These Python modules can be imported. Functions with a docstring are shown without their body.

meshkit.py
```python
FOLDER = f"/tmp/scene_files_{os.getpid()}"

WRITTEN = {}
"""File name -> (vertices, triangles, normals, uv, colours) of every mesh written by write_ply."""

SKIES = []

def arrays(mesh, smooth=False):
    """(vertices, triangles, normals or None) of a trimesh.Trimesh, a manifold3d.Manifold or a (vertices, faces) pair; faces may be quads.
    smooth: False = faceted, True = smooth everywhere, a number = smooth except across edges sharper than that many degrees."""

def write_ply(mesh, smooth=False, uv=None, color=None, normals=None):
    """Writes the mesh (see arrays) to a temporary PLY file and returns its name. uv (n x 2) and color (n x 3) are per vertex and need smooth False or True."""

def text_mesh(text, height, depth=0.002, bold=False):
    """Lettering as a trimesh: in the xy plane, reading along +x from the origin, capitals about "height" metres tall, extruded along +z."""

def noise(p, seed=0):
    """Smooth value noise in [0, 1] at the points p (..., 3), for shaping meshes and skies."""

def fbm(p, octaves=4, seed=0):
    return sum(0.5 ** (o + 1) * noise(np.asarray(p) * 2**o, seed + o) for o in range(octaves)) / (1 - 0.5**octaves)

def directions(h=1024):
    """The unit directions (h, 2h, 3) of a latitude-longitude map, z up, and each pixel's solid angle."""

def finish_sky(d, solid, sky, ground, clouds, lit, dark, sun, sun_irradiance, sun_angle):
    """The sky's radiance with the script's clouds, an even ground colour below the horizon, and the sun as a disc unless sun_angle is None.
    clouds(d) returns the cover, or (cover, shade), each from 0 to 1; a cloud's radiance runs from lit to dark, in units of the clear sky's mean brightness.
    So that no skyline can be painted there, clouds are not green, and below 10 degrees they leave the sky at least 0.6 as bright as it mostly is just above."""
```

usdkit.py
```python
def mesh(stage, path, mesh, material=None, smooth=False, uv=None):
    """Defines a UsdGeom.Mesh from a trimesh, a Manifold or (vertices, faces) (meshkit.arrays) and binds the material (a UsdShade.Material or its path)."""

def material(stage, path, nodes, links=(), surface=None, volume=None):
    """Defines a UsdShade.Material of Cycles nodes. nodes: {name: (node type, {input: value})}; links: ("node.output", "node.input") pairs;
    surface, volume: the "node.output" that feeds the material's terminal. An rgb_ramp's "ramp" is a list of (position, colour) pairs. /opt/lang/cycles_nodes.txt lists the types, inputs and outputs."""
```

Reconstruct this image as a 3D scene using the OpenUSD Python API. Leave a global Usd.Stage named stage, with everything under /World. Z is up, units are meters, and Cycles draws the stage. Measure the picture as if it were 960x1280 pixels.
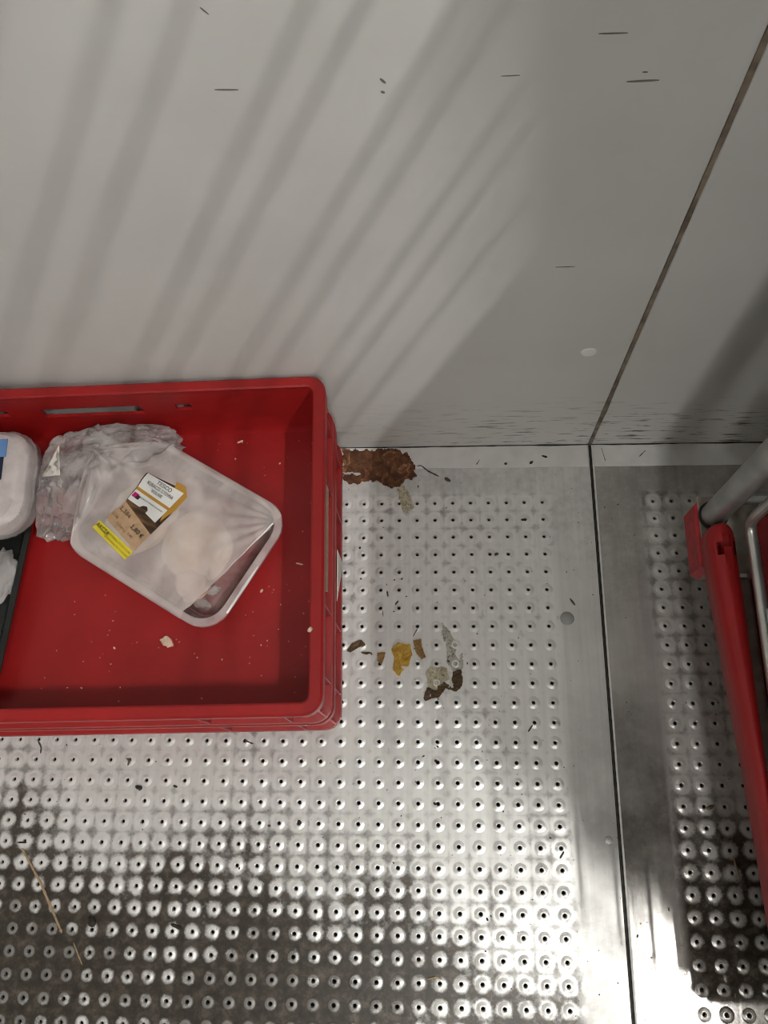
import math, random
import numpy as np, trimesh, manifold3d, usdkit, meshkit
from shapely.geometry import Polygon, Point, box as sbox
from shapely import affinity
from pxr import Usd, UsdGeom, Gf, Sdf, UsdShade

stage = Usd.Stage.CreateInMemory()
UsdGeom.SetStageUpAxis(stage, 'Z'); UsdGeom.SetStageMetersPerUnit(stage, 1.0)
UsdGeom.Xform.Define(stage, '/World'); UsdGeom.Scope.Define(stage, '/World/Looks')

# ------------------------------------------------------------------ camera, light levels, exposure
CAM = np.array([0.0, -0.48264, 1.11422]); F = 1046.725
CR = np.array([0.99833, 0.0100, -0.0580]); CW = np.array([-0.0581, 0.3251, -0.9439])
CW /= np.linalg.norm(CW); CR -= CW * (CR @ CW); CR /= np.linalg.norm(CR); CU = np.cross(CR, CW)
cam = UsdGeom.Camera.Define(stage, '/World/camera')
cam.CreateHorizontalApertureAttr(24.0); cam.CreateVerticalApertureAttr(32.0)
cam.CreateFocalLengthAttr(F / 960 * 24.0); cam.CreateClippingRangeAttr(Gf.Vec2f(0.02, 100))
cam.CreateExposureAttr(0.85)
m4 = np.eye(4); m4[0, :3] = CR; m4[1, :3] = CU; m4[2, :3] = -CW; m4[3, :3] = CAM
cam.AddTransformOp().Set(Gf.Matrix4d(m4.tolist()))
# tube lamps on the ceiling: (x, y far, y near, width, emission strength)
LAMPS = [(0.93, -1.20, -1.00, 0.016, 1300.0), (0.18, -3.5, -1.05, 0.16, 11.3)]
LAMP_COLOR = (1.0, 0.985, 0.945)
CEIL = 2.5

rng = np.random.default_rng(7); random.seed(7)

def at(px, py, z=0.0):
    d = (px - 480) / F * CR - (py - 640) / F * CU + CW
    return CAM + (z - CAM[2]) / d[2] * d
def atwall(px, py):
    d = (px - 480) / F * CR - (py - 640) / F * CU + CW
    return CAM - CAM[1] / d[1] * d
def project(P):
    d = np.asarray(P) - CAM; z = d @ CW
    return 480 + F * (d @ CR) / z, 640 - F * (d @ CU) / z, z

# ------------------------------------------------------------------ naming helpers
used = set()
def numbered(parent, name):
    p, n = f'{parent}/{name}', 0
    while p in used:
        n += 1; p = f'{parent}/{name}_{n:03d}'
    used.add(p); return p
def tag(prim, label=None, cat=None, group=None, kind=None):
    p = prim.GetPrim() if hasattr(prim, 'GetPrim') else prim
    for k, v in (('label', label), ('category', cat), ('group', group), ('kind', kind)):
        if v: p.SetCustomDataByKey(k, v)
    return prim
def obj(name, mesh, mat, parent=None, smooth=30, label=None, kind=None):
    par = '/World' if parent is None else str(parent.GetPath())
    m = usdkit.mesh(stage, numbered(par, name), mesh, mat, smooth=smooth)
    tag(m, label, kind=kind); return m
def thing(name, label, cat, loc=(0, 0, 0), rotz=0, group=None, kind=None):
    x = UsdGeom.Xform.Define(stage, numbered('/World', name))
    x.AddTranslateOp().Set(Gf.Vec3d(*map(float, loc)))
    if rotz: x.AddRotateZOp().Set(math.degrees(rotz))
    return tag(x, label, cat, group, kind)
def part_xform(name, parent):
    return UsdGeom.Xform.Define(stage, numbered(str(parent.GetPath()), name))
def single(name, mesh, mat, label, cat, group=None, smooth=30, kind=None):
    """One-mesh thing standing at its base."""
    v = np.array(mesh.vertices); c = np.array([(v[:, 0].min() + v[:, 0].max()) / 2, (v[:, 1].min() + v[:, 1].max()) / 2, v[:, 2].min()])
    m = usdkit.mesh(stage, numbered('/World', name), trimesh.Trimesh(v - c, mesh.faces, process=False), mat, smooth=smooth)
    m.AddTranslateOp().Set(Gf.Vec3d(*map(float, c)))
    return tag(m, label, cat, group, kind)
def copy_of(root, name, label, loc, rotz=0, group=None):
    d = root.GetPrim().GetCustomData()
    x = UsdGeom.Xform.Define(stage, numbered('/World', name))
    x.GetPrim().GetReferences().AddInternalReference(root.GetPath())
    x.ClearXformOpOrder()
    x.AddTranslateOp(opSuffix='placed').Set(Gf.Vec3d(*map(float, loc)))
    if rotz: x.AddRotateZOp(opSuffix='placed').Set(math.degrees(rotz))
    x.GetPrim().SetInstanceable(True)
    return tag(x, label, d['category'], group)

# ------------------------------------------------------------------ mesh helpers
def cat(ms): return trimesh.util.concatenate([m for m in ms])
def bx(x0, x1, y0, y1, z0, z1, bev=0.0):
    if bev <= 0:
        m = trimesh.creation.box([x1 - x0, y1 - y0, z1 - z0])
        m.apply_translation([(x0 + x1) / 2, (y0 + y1) / 2, (z0 + z1) / 2]); return m
    pts = []
    for sx in (0, 1):
        for sy in (0, 1):
            for sz in (0, 1):
                c = np.array([x1 if sx else x0, y1 if sy else y0, z1 if sz else z0]); s = np.array([-1 if sx else 1, -1 if sy else 1, -1 if sz else 1])
                for k in range(3):
                    o = s * bev; o[k] = 0; pts.append(c + o)
    return trimesh.convex.convex_hull(np.array(pts))
def tube(points, r, n=12, caps=True):
    P = np.asarray(points, float); r = np.broadcast_to(r, len(P)); V = []
    t = np.gradient(P, axis=0); t /= np.linalg.norm(t, axis=1)[:, None]
    up = np.array([0, 0, 1.0]) if abs(t[0] @ [0, 0, 1.0]) < .9 else np.array([1.0, 0, 0])
    a = np.linspace(0, 2 * np.pi, n, endpoint=False)
    for p, q, rr in zip(P, t, r):
        s = np.cross(q, up); s /= np.linalg.norm(s); up = np.cross(s, q)
        V.append(p + rr * (np.cos(a)[:, None] * s + np.sin(a)[:, None] * up))
    V = np.vstack(V); Fc = []
    for i in range(len(P) - 1):
        for k in range(n):
            b, c, d, e = i * n + k, i * n + (k + 1) % n, (i + 1) * n + (k + 1) % n, (i + 1) * n + k
            Fc += [[b, d, c], [b, e, d]]
    if caps:
        for i, flip in ((0, False), (len(P) - 1, True)):
            c = len(V); V = np.vstack([V, P[i]])
            for k in range(n):
                q = [c, i * n + k, i * n + (k + 1) % n]; Fc.append(q[::-1] if flip else q)
    m = trimesh.Trimesh(V, Fc, process=False); m.fix_normals(); return m
def rrect(w, d, r, n=6):
    """Rounded rectangle, 4*(n+1) points, counter-clockwise about the origin."""
    out = []
    for cx, cy, a0 in ((1, 1, 0), (-1, 1, 90), (-1, -1, 180), (1, -1, 270)):
        for k in range(n + 1):
            a = math.radians(a0 + 90 * k / n)
            out.append((cx * (w / 2 - r) + r * math.cos(a), cy * (d / 2 - r) + r * math.sin(a)))
    return np.array(out)
def loft(rings, closed=False):
    """rings: list of (n,3); joins them; ends capped by fans, or closed into a loop."""
    n = len(rings[0]); V = np.vstack(rings); Fc = []; m = len(rings)
    for i in range(m if closed else m - 1):
        j = (i + 1) % m
        for k in range(n):
            a, b, c, d = i * n + k, i * n + (k + 1) % n, j * n + (k + 1) % n, j * n + k
            Fc += [[a, b, c], [a, c, d]]
    if not closed:
        for i, flip in ((0, True), (m - 1, False)):
            c = len(V); V = np.vstack([V, rings[i].mean(0)])
            for k in range(n):
                q = [c, i * n + k, i * n + (k + 1) % n]; Fc.append(q[::-1] if flip else q)
    t = trimesh.Trimesh(V, Fc, process=False); t.fix_normals(); return t
def rr3(w, d, r, z, n=6): p = rrect(w, d, r, n); return np.c_[p, np.full(len(p), z)]
def to_man(t): return manifold3d.Manifold(manifold3d.Mesh(np.asarray(t.vertices, np.float32), np.asarray(t.faces, np.uint32)))
def from_man(m): q = m.to_mesh(); return trimesh.Trimesh(q.vert_properties[:, :3], q.tri_verts, process=False)
def minus(a, bs):
    t = to_man(a.process() if False else trimesh.Trimesh(a.vertices, a.faces, process=True))
    for b in bs: t = t - to_man(trimesh.Trimesh(b.vertices, b.faces, process=True))
    return from_man(t)
def flat(poly, z0, z1):
    gs = list(getattr(poly, 'geoms', [poly]))
    ms = [trimesh.creation.extrude_polygon(g, z1 - z0, engine='earcut') for g in gs if g.area > 1e-9]
    m = cat(ms); m.apply_translation([0, 0, z0]); return m
def ragged(pts, amp, step=0.0012, seed=0):
    """An outline (n,2) in metres made irregular with noise."""
    P = Polygon(pts).buffer(0); g = max(getattr(P, 'geoms', [P]), key=lambda q: q.area)
    L = g.exterior.length; n = max(int(L / step), 12)
    q = np.array([g.exterior.interpolate(i / n, normalized=True).coords[0] for i in range(n)])
    d = np.stack([meshkit.fbm(np.c_[q * 260, np.full(n, 3.1 + seed)], 3, seed), meshkit.fbm(np.c_[q * 260, np.full(n, 9.7 + seed)], 3, seed + 5)], 1) - .5
    P = Polygon(q + d * 2 * amp).buffer(0)
    return max(getattr(P, 'geoms', [P]), key=lambda s: s.area)
def blob(c, s, seed, amp=.25, sub=3, freq=2.5):
    m = trimesh.creation.icosphere(sub, 1.0); v = np.array(m.vertices)
    v = v * (1 + amp * 2 * (meshkit.fbm(v * freq + seed * 7.3, 3, seed) - .5))[:, None]
    return trimesh.Trimesh(v * np.array(s) + np.array(c), m.faces, process=False)

# ------------------------------------------------------------------ materials
def mat(name, nodes, links, surface='p.BSDF'): return usdkit.material(stage, '/World/Looks/' + name, nodes, links, surface=surface)
def plain(name, col, rough=.5, metal=0.0, vary=.12, scale=30.0, bump=0.0, spec=.5, coat=0.0, bscale=None):
    c = np.array(col, float)
    nodes = {'g': ('texture_coordinate', {}), 'n': ('noise_texture', {'scale': scale, 'detail': 4.0}),
             'r': ('rgb_ramp', {'ramp': [(.3, tuple(c * (1 - vary))), (.7, tuple(np.minimum(c * (1 + vary), 1)))]}),
             'p': ('principled_bsdf', {'roughness': rough, 'metallic': metal, 'specular_ior_level': spec, 'coat_weight': coat})}
    links = [('g.object', 'n.vector'), ('n.fac', 'r.fac'), ('r.color', 'p.base_color')]
    if bump:
        nodes['nb'] = ('noise_texture', {'scale': bscale or scale * 4, 'detail': 3.0}); nodes['b'] = ('bump', {'strength': bump, 'distance': .001})
        links += [('g.object', 'nb.vector'), ('nb.fac', 'b.height'), ('b.normal', 'p.normal')]
    return mat(name, nodes, links)
def film(name, col, cover, rough=.2, bscale=60.0, bump=.4, vary=.5, gloss=1.45):
    """Thin plastic: part see-through, part milky (diffuse and translucent), with a glossy skin."""
    return mat(name, {'g': ('texture_coordinate', {}), 'n': ('noise_texture', {'scale': bscale, 'detail': 4.0, 'distortion': .6}),
        'mr': ('map_range', {'from_min': .3, 'from_max': .7, 'to_min': max(cover - vary * cover, 0), 'to_max': min(cover + vary * (1 - cover) * .8, 1), 'clamp': True}),
        'b': ('bump', {'strength': bump, 'distance': .001}), 't': ('transparent_bsdf', {'color': (.96, .95, .95)}),
        'd': ('diffuse_bsdf', {'color': col}), 'l': ('translucent_bsdf', {'color': col}), 'dl': ('mix_closure', {'fac': .22}),
        'm': ('mix_closure', {}), 'f': ('fresnel', {'IOR': gloss}), 's': ('glossy_bsdf', {'color': (1, 1, 1), 'roughness': rough}), 'o': ('mix_closure', {})},
        [('g.object', 'n.vector'), ('n.fac', 'mr.value'), ('n.fac', 'b.height'), ('b.normal', 's.normal'), ('b.normal', 'f.normal'),
         ('d.BSDF', 'dl.closure1'), ('l.BSDF', 'dl.closure2'), ('mr.result', 'm.fac'), ('t.BSDF', 'm.closure1'), ('dl.closure', 'm.closure2'),
         ('f.fac', 'o.fac'), ('m.closure', 'o.closure1'), ('s.BSDF', 'o.closure2')], 'o.closure')

GX, GY, PITCH, RX, SEAM = 0.15307, -0.08663, 0.025, 0.3054, 0.2248
def floor_material(name, gx, dirty, rough, rough2, xs, clean):
    """Brushed sheet metal with a grey-brown film of dirt that stays in the lanes between the dimples."""
    N = {'g': ('geometry', {}), 'sep': ('separate_xyz', {}),
         'mp': ('mapping', {'location': (-gx / PITCH + .5, -GY / PITCH + .5, 0), 'scale': (1 / PITCH, 1 / PITCH, 0)}),
         'fr': ('vector_math', {'math_type': 'fraction'}), 'sub': ('vector_math', {'math_type': 'subtract', 'vector2': (.5, .5, 0)}),
         'len': ('vector_math', {'math_type': 'length'}),
         # the film starts further from a dimple's centre where the dirt is thin; none of the dimples' clean discs on the plain margin
         'edge': ('math', {'math_type': 'multiply_add', 'value2': -.50, 'value3': .66}), 'dist': ('math', {'math_type': 'subtract'}),
         'gap': ('map_range', {'range_type': 'smoothstep', 'from_min': -.10, 'from_max': .15, 'to_min': 0.0, 'to_max': 1.0, 'clamp': True}),
         'mg': ('map_range', {'from_min': gx + xs * .008, 'from_max': gx + xs * .020, 'to_min': 0, 'to_max': 1, 'clamp': True}), 'mgv': ('map_range', {'from_min': GY + .009, 'from_max': GY + .018, 'to_min': 0, 'to_max': 1, 'clamp': True}), 'mgx': ('math', {'math_type': 'maximum'}), 'mgm': ('mix_float', {'b': .55}),
         'xr': ('map_range', {'range_type': 'smoothstep', 'from_min': -.14, 'from_max': .06, 'to_min': 1.0, 'to_max': dirty[2], 'clamp': True}), 'xy': ('math', {'math_type': 'multiply'}),
         'ring': ('map_range', {'from_min': .78, 'from_max': 1.0, 'to_min': 0, 'to_max': .8, 'clamp': True}), 'mx': ('math', {'math_type': 'maximum'}),
         'mn': ('map_range', {'from_min': .30, 'from_max': .62, 'to_min': .05, 'to_max': .48, 'clamp': True}), 'mgd': ('math', {'math_type': 'multiply'}), 'my': ('map_range', {'from_min': -.12, 'from_max': -.45, 'to_min': .25, 'to_max': 1.15 if xs > 0 else 1.7, 'clamp': True}), 'mgy': ('math', {'math_type': 'multiply'}), 'fin': ('math', {'math_type': 'maximum'}),
         'dk': ('math', {'math_type': 'multiply', 'value2': 1.5, 'use_clamp': True}),
         'n1': ('noise_texture', {'scale': 5.0, 'detail': 6.0, 'roughness': .62}), 'n2': ('noise_texture', {'scale': 70.0, 'detail': 5.0, 'roughness': .7}),
         'n3': ('noise_texture', {'scale': 420.0, 'detail': 2.0}),
         'ms': ('mapping', {'scale': (160.0, 5.0, 5.0)}), 'ns': ('noise_texture', {'scale': 1.0, 'detail': 3.0}),
         # traffic dirt: thicker away from the wall
         'yr': ('map_range', {'from_min': -.45, 'from_max': -.70, 'to_min': dirty[0], 'to_max': dirty[1], 'clamp': True}),
         'a1': ('math', {'math_type': 'multiply_add', 'value2': 1.5, 'value3': -.75}), 'a2': ('math', {'math_type': 'multiply_add', 'value2': .9, 'value3': -.45}),
         'a3': ('math', {'math_type': 'add'}), 'a4': ('math', {'math_type': 'add', 'use_clamp': True}),
         'dm': ('math', {'math_type': 'multiply'}),
         'rs': ('map_range', {'from_min': .3, 'from_max': .7, 'to_min': .93, 'to_max': 1.05}),
         'base': ('mix_color', {'a': clean}), 'grime': ('rgb_ramp', {'ramp': [(.30, (.020, .016, .012)), (.5, (.045, .037, .028)), (.70, (.12, .100, .080))]}),
         'bs': ('mix_color', {'blend_type': 'multiply', 'fac': 1.0}),
         'rough': ('map_range', {'from_min': 0, 'from_max': 1, 'to_min': rough, 'to_max': rough2}),
         'met': ('map_range', {'from_min': 0, 'from_max': 1, 'to_min': .35, 'to_max': .12}),
         'bp': ('bump', {'strength': .12, 'distance': .0006}), 'p': ('principled_bsdf', {'specular_ior_level': .5})}
    Lk = [('g.position', 'sep.vector'), ('g.position', 'mp.vector'), ('mp.vector', 'fr.vector1'), ('fr.vector', 'sub.vector1'), ('sub.vector', 'len.vector1'), ('a4.value', 'edge.value1'), ('len.value', 'dist.value1'), ('edge.value', 'dist.value2'), ('dist.value', 'gap.value'), ('sep.x', 'mg.value'), ('gap.result', 'mgm.a'), ('sep.y', 'mgv.value'), ('mg.result', 'mgx.value1'), ('mgv.result', 'mgx.value2'), ('mgx.value', 'mgm.fac'), ('sep.x', 'xr.value'), ('yr.result', 'xy.value1'), ('xr.result', 'xy.value2'),
          ('g.position', 'n1.vector'), ('g.position', 'n2.vector'), ('g.position', 'n3.vector'), ('g.position', 'ms.vector'), ('ms.vector', 'ns.vector'),
          ('sep.y', 'yr.value'), ('n1.fac', 'a1.value1'), ('n2.fac', 'a2.value1'), ('a1.value', 'a3.value1'), ('a2.value', 'a3.value2'),
          ('a3.value', 'a4.value1'), ('xy.value', 'a4.value2'), ('a4.value', 'dk.value1'), ('dk.value', 'dm.value1'), ('a4.value', 'ring.value'), ('mgm.result', 'mx.value1'), ('ring.result', 'mx.value2'), ('mx.value', 'dm.value2'),
          ('n2.fac', 'grime.fac'), ('grime.color', 'base.b'), ('n1.fac', 'mn.value'), ('mn.result', 'mgd.value1'), ('mg.result', 'mgd.value2'), ('sep.y', 'my.value'), ('my.result', 'mgy.value1'), ('mgd.value', 'mgy.value2'), ('dm.value', 'fin.value1'), ('mgy.value', 'fin.value2'), ('fin.value', 'base.fac'), ('ns.fac', 'rs.value'), ('base.result', 'bs.a'), ('rs.result', 'bs.b'), ('bs.result', 'p.base_color'),
          ('fin.value', 'rough.value'), ('rough.result', 'p.roughness'), ('fin.value', 'met.value'), ('met.result', 'p.metallic'),
          ('ns.fac', 'bp.height'), ('bp.normal', 'p.normal')]
    return mat(name, N, Lk)
M = {}
M['floor_a'] = floor_material('floor_sheet_metal', GX, (.24, 1.02, .58), .34, .38, 1, (.78, .775, .755))
M['floor_b'] = floor_material('floor_sheet_metal_dirtier', RX, (.30, 1.0, 1.0), .26, .13, -1, (.60, .58, .55))
M['dimple'] = plain('rubbed_metal', (.66, .655, .64), .42, .35, .08, 400)
M['dimple_dull'] = plain('dull_rubbed_metal', (.54, .53, .50), .45, .35, .12, 400)
M['under'] = plain('dark_underfloor', (.045, .042, .038), .8)
def wall_material():
    N = {'g': ('geometry', {}), 'sep': ('separate_xyz', {}), 'm1': ('mapping', {'scale': (20.0, 1.0, 190.0)}), 'n1': ('noise_texture', {'scale': 1.0, 'detail': 5.0, 'roughness': .65}),
         'th': ('map_range', {'from_min': .55, 'from_max': .62, 'to_min': 0, 'to_max': 1, 'clamp': True}),
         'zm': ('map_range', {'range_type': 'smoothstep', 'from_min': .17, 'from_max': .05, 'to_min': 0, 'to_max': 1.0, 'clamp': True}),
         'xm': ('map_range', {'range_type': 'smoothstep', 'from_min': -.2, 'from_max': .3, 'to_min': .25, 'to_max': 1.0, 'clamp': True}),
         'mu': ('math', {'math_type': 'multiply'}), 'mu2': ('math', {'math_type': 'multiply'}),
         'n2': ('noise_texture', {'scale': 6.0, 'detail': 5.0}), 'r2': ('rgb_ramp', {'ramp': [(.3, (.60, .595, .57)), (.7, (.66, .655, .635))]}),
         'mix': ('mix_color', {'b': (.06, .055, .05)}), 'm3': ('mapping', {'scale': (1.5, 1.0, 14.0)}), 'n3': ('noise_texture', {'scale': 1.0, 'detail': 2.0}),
         'b': ('bump', {'strength': .25, 'distance': .004}), 'p': ('principled_bsdf', {'roughness': .42, 'specular_ior_level': .45})}
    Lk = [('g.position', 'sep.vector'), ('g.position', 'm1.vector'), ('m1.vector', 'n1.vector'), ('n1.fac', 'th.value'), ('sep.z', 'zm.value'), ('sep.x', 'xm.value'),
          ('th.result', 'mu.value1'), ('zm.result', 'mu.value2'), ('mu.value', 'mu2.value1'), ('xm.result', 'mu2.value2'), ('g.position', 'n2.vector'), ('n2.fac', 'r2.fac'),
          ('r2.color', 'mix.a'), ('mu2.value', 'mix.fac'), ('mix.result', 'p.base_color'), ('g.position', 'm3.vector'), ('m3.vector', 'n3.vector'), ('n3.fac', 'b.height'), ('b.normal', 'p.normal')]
    return mat('white_wall_panel', N, Lk)
M['wall'] = wall_material()
M['room'] = plain('grey_painted_panel', (.5, .495, .47), .6)
M['ceiling'] = plain('grey_ceiling_panel', (.30, .295, .28), .6)
M['sealant'] = plain('brown_joint_sealant', (.20, .16, .12), .8, vary=.5, scale=60)
M['dark_joint'] = plain('dark_dirty_joint', (.03, .026, .022), .8, vary=.5, scale=80)
M['strip'] = plain('pale_aluminium', (.78, .775, .75), .4, .25, .06, 40)
M['scuff'] = plain('grey_scuff', (.16, .15, .14), .7)
M['cap'] = plain('white_plastic', (.82, .81, .78), .35)
M['red'] = plain('red_crate_plastic', (.315, .0075, .008), .45, vary=.10, scale=14, bump=.15, bscale=220)
M['red_edge'] = plain('rubbed_red_plastic', (.72, .12, .11), .5, vary=.1)
M['red_dark'] = plain('dark_red_plastic', (.20, .006, .008), .5)
M['bumper'] = plain('scuffed_red_rubber', (.36, .012, .020), .5, vary=.35, scale=120, bump=.3)
M['zinc'] = plain('zinc_plated_steel', (.60, .60, .575), .34, .85, .12, 50)
M['zinc_dull'] = plain('dull_galvanised_steel', (.40, .41, .395), .42, .8, .15, 40)
M['plate'] = plain('dirty_steel_plate', (.34, .31, .26), .5, .5, .2, 60)
M['black'] = plain('black_plastic', (.012, .014, .013), .35)
M['tyre'] = plain('grey_rubber', (.10, .10, .10), .7)
M['goods'] = plain('dark_crate_plastic', (.045, .040, .038), .5)
M['lamp'] = mat('lamp_white', {'e': ('emission', {'color': LAMP_COLOR, 'strength': LAMPS[0][4]})}, [], 'e.emission')
M['lamp_soft'] = mat('lamp_white_dimmer', {'e': ('emission', {'color': LAMP_COLOR, 'strength': LAMPS[1][4]})}, [], 'e.emission')

# ------------------------------------------------------------------ the setting
XL, XR, YF = -1.7, 1.35, -4.2
wall = thing('wall_back', 'white painted wall panels with scuffs along the foot behind the red crates', None, kind='structure')
obj('wall_panel', bx(XL, SEAM - .0022, 0, .04, -.01, CEIL, .0012), M['wall'], wall)
obj('wall_panel', bx(SEAM + .0022, XR, 0, .04, -.01, CEIL, .0012), M['wall'], wall)
zs = np.linspace(-.005, CEIL, 160)
jw = .0021 + .0009 * (meshkit.noise(np.c_[zs * 60, zs * 0, zs * 0], 3) - .4) + .0016 * np.exp(-((zs - .12) / .03) ** 2)
V = np.vstack([np.c_[SEAM - jw, np.full(160, -.0004), zs], np.c_[SEAM + jw, np.full(160, -.0004), zs], np.c_[SEAM - jw, np.full(160, .006), zs], np.c_[SEAM + jw, np.full(160, .006), zs]])
Fc = []
for i in range(159):
    for a, b in ((0, 160), (160, 480), (480, 320), (320, 0)): Fc += [[a + i, b + i, b + i + 1], [a + i, b + i + 1, a + i + 1]]
jm = trimesh.Trimesh(V, Fc, process=False); jm.fix_normals()
obj('joint_sealant', jm, M['sealant'], wall, label='brown dirty vertical joint between the two panels')
for x0, y0, x1, y1, w in ((268, 112, 298, 112, 1.6), (783, 102, 824, 100, 2.2), (748, 42, 785, 41, 1.5), (626, 95, 650, 94, 1.0), (694, 334, 719, 333, 1.3), (250, 9, 261, 18, 1.2), (475, 98, 482, 104, 2.4), (476, 114, 481, 116, 2.6), (803, 90, 810, 90, 1.5)):
    a, b = atwall(x0, y0), atwall(x1, y1); n = 9; t = np.linspace(0, 1, n)
    hw = w * .00042 * np.sin(np.pi * (t * .94 + .03)) ** .4
    c = a + (b - a) * t[:, None]; d = (b - a) / np.linalg.norm(b - a); s = np.array([-d[2], 0, d[0]])
    pl = np.vstack([c + s * hw[:, None], (c - s * hw[:, None])[::-1]])[:, [0, 2]]
    sm = flat(Polygon(pl), 0, .0003); v = np.array(sm.vertices)
    obj('scuff_mark', trimesh.Trimesh(np.c_[v[:, 0], -v[:, 2] - .00005 + 0.0001, v[:, 1]], sm.faces[:, ::-1], process=False), M['scuff'], wall)
c = atwall(736, 440); pr = [(0, .0022), (.0045, .0021), (.0078, .0013), (.0090, 0), (0, 0)]
cp = trimesh.creation.revolve(np.array(pr[::-1]), sections=28); cp.fix_normals()
cp.apply_transform(trimesh.transformations.rotation_matrix(math.pi / 2, [1, 0, 0])); cp.apply_translation([c[0], 0, c[2]])
obj('screw_cap', cp, M['cap'], wall, label='white round plastic screw cap')

for nm, b in (('wall_left', (XL - .04, XL, YF, .04, 0, CEIL)), ('wall_right', (XR, XR + .04, YF, .04, 0, CEIL)), ('wall_front', (XL, XR, YF - .04, YF, 0, CEIL))):
    tag(obj(nm, bx(*b), M['room']), f'plain grey {nm.replace("_", " ")} of the loading space', kind='structure')
tag(obj('ceiling', bx(XL - .04, XR + .04, YF - .04, .04, CEIL, CEIL + .04), M['ceiling']), 'grey ceiling over the loading space', kind='structure')
for (lx, ya, yb, w, st), lm, txt in zip(LAMPS, ('lamp', 'lamp_soft'), ('slim ceiling tube lamp above the roll cage', 'wide ceiling tube lamp above the open floor')):
    t = thing('ceiling_lamp', txt, 'lamp', (lx, (ya + yb) / 2, CEIL - .075))
    L = (yb - ya) / 2
    obj('housing', bx(-w / 2 - .012, w / 2 + .012, -L - .02, L + .02, .022, .0745, .004), M['cap'], t)
    obj('diffuser', bx(-w / 2, w / 2, -L, L, 0, .0215, .006), M[lm], t)

# the metal floor: two dimpled plates on a dark underlay
floor = thing('floor', 'dimpled sheet metal floor with rows of raised punched holes', None, kind='structure')
obj('underlay', bx(XL, XR, YF, .04, -.03, -.008), M['under'], floor)
def dimple(cx, cy, s, seed, n=14):
    prof = [(.0084, .00002), (.0070, .00022), (.0052, .00072), (.0038, .00100), (.0029, .00092), (.0024, .0004), (.0022, -.0035)]
    a = np.linspace(0, 2 * np.pi, n, endpoint=False) + seed
    V = np.vstack([np.c_[cx + r * (s if i < 4 else 1) * np.cos(a), cy + r * (s if i < 4 else 1) * np.sin(a), np.full(n, z * (s if i < 6 else 1))] for i, (r, z) in enumerate(prof)])
    Fc = []
    for i in range(len(prof) - 1):
        for k in range(n):
            p, q, u, w = i * n + k, i * n + (k + 1) % n, (i + 1) * n + (k + 1) % n, (i + 1) * n + k
            Fc += [[p, q, u], [p, u, w]]
    return trimesh.Trimesh(V, Fc, process=False)
ang = math.radians(1.4); ca, sa = math.cos(ang), math.sin(ang)
FRc = np.array([-.1165, -.4005]); CC = FRc + np.array([ca * -.30 - sa * .1985, sa * -.30 + ca * .1985])
crate_foot = affinity.translate(affinity.rotate(sbox(-.30, -.1985, .30, .1985), 1.4, origin=(0, 0)), *CC)
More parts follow.
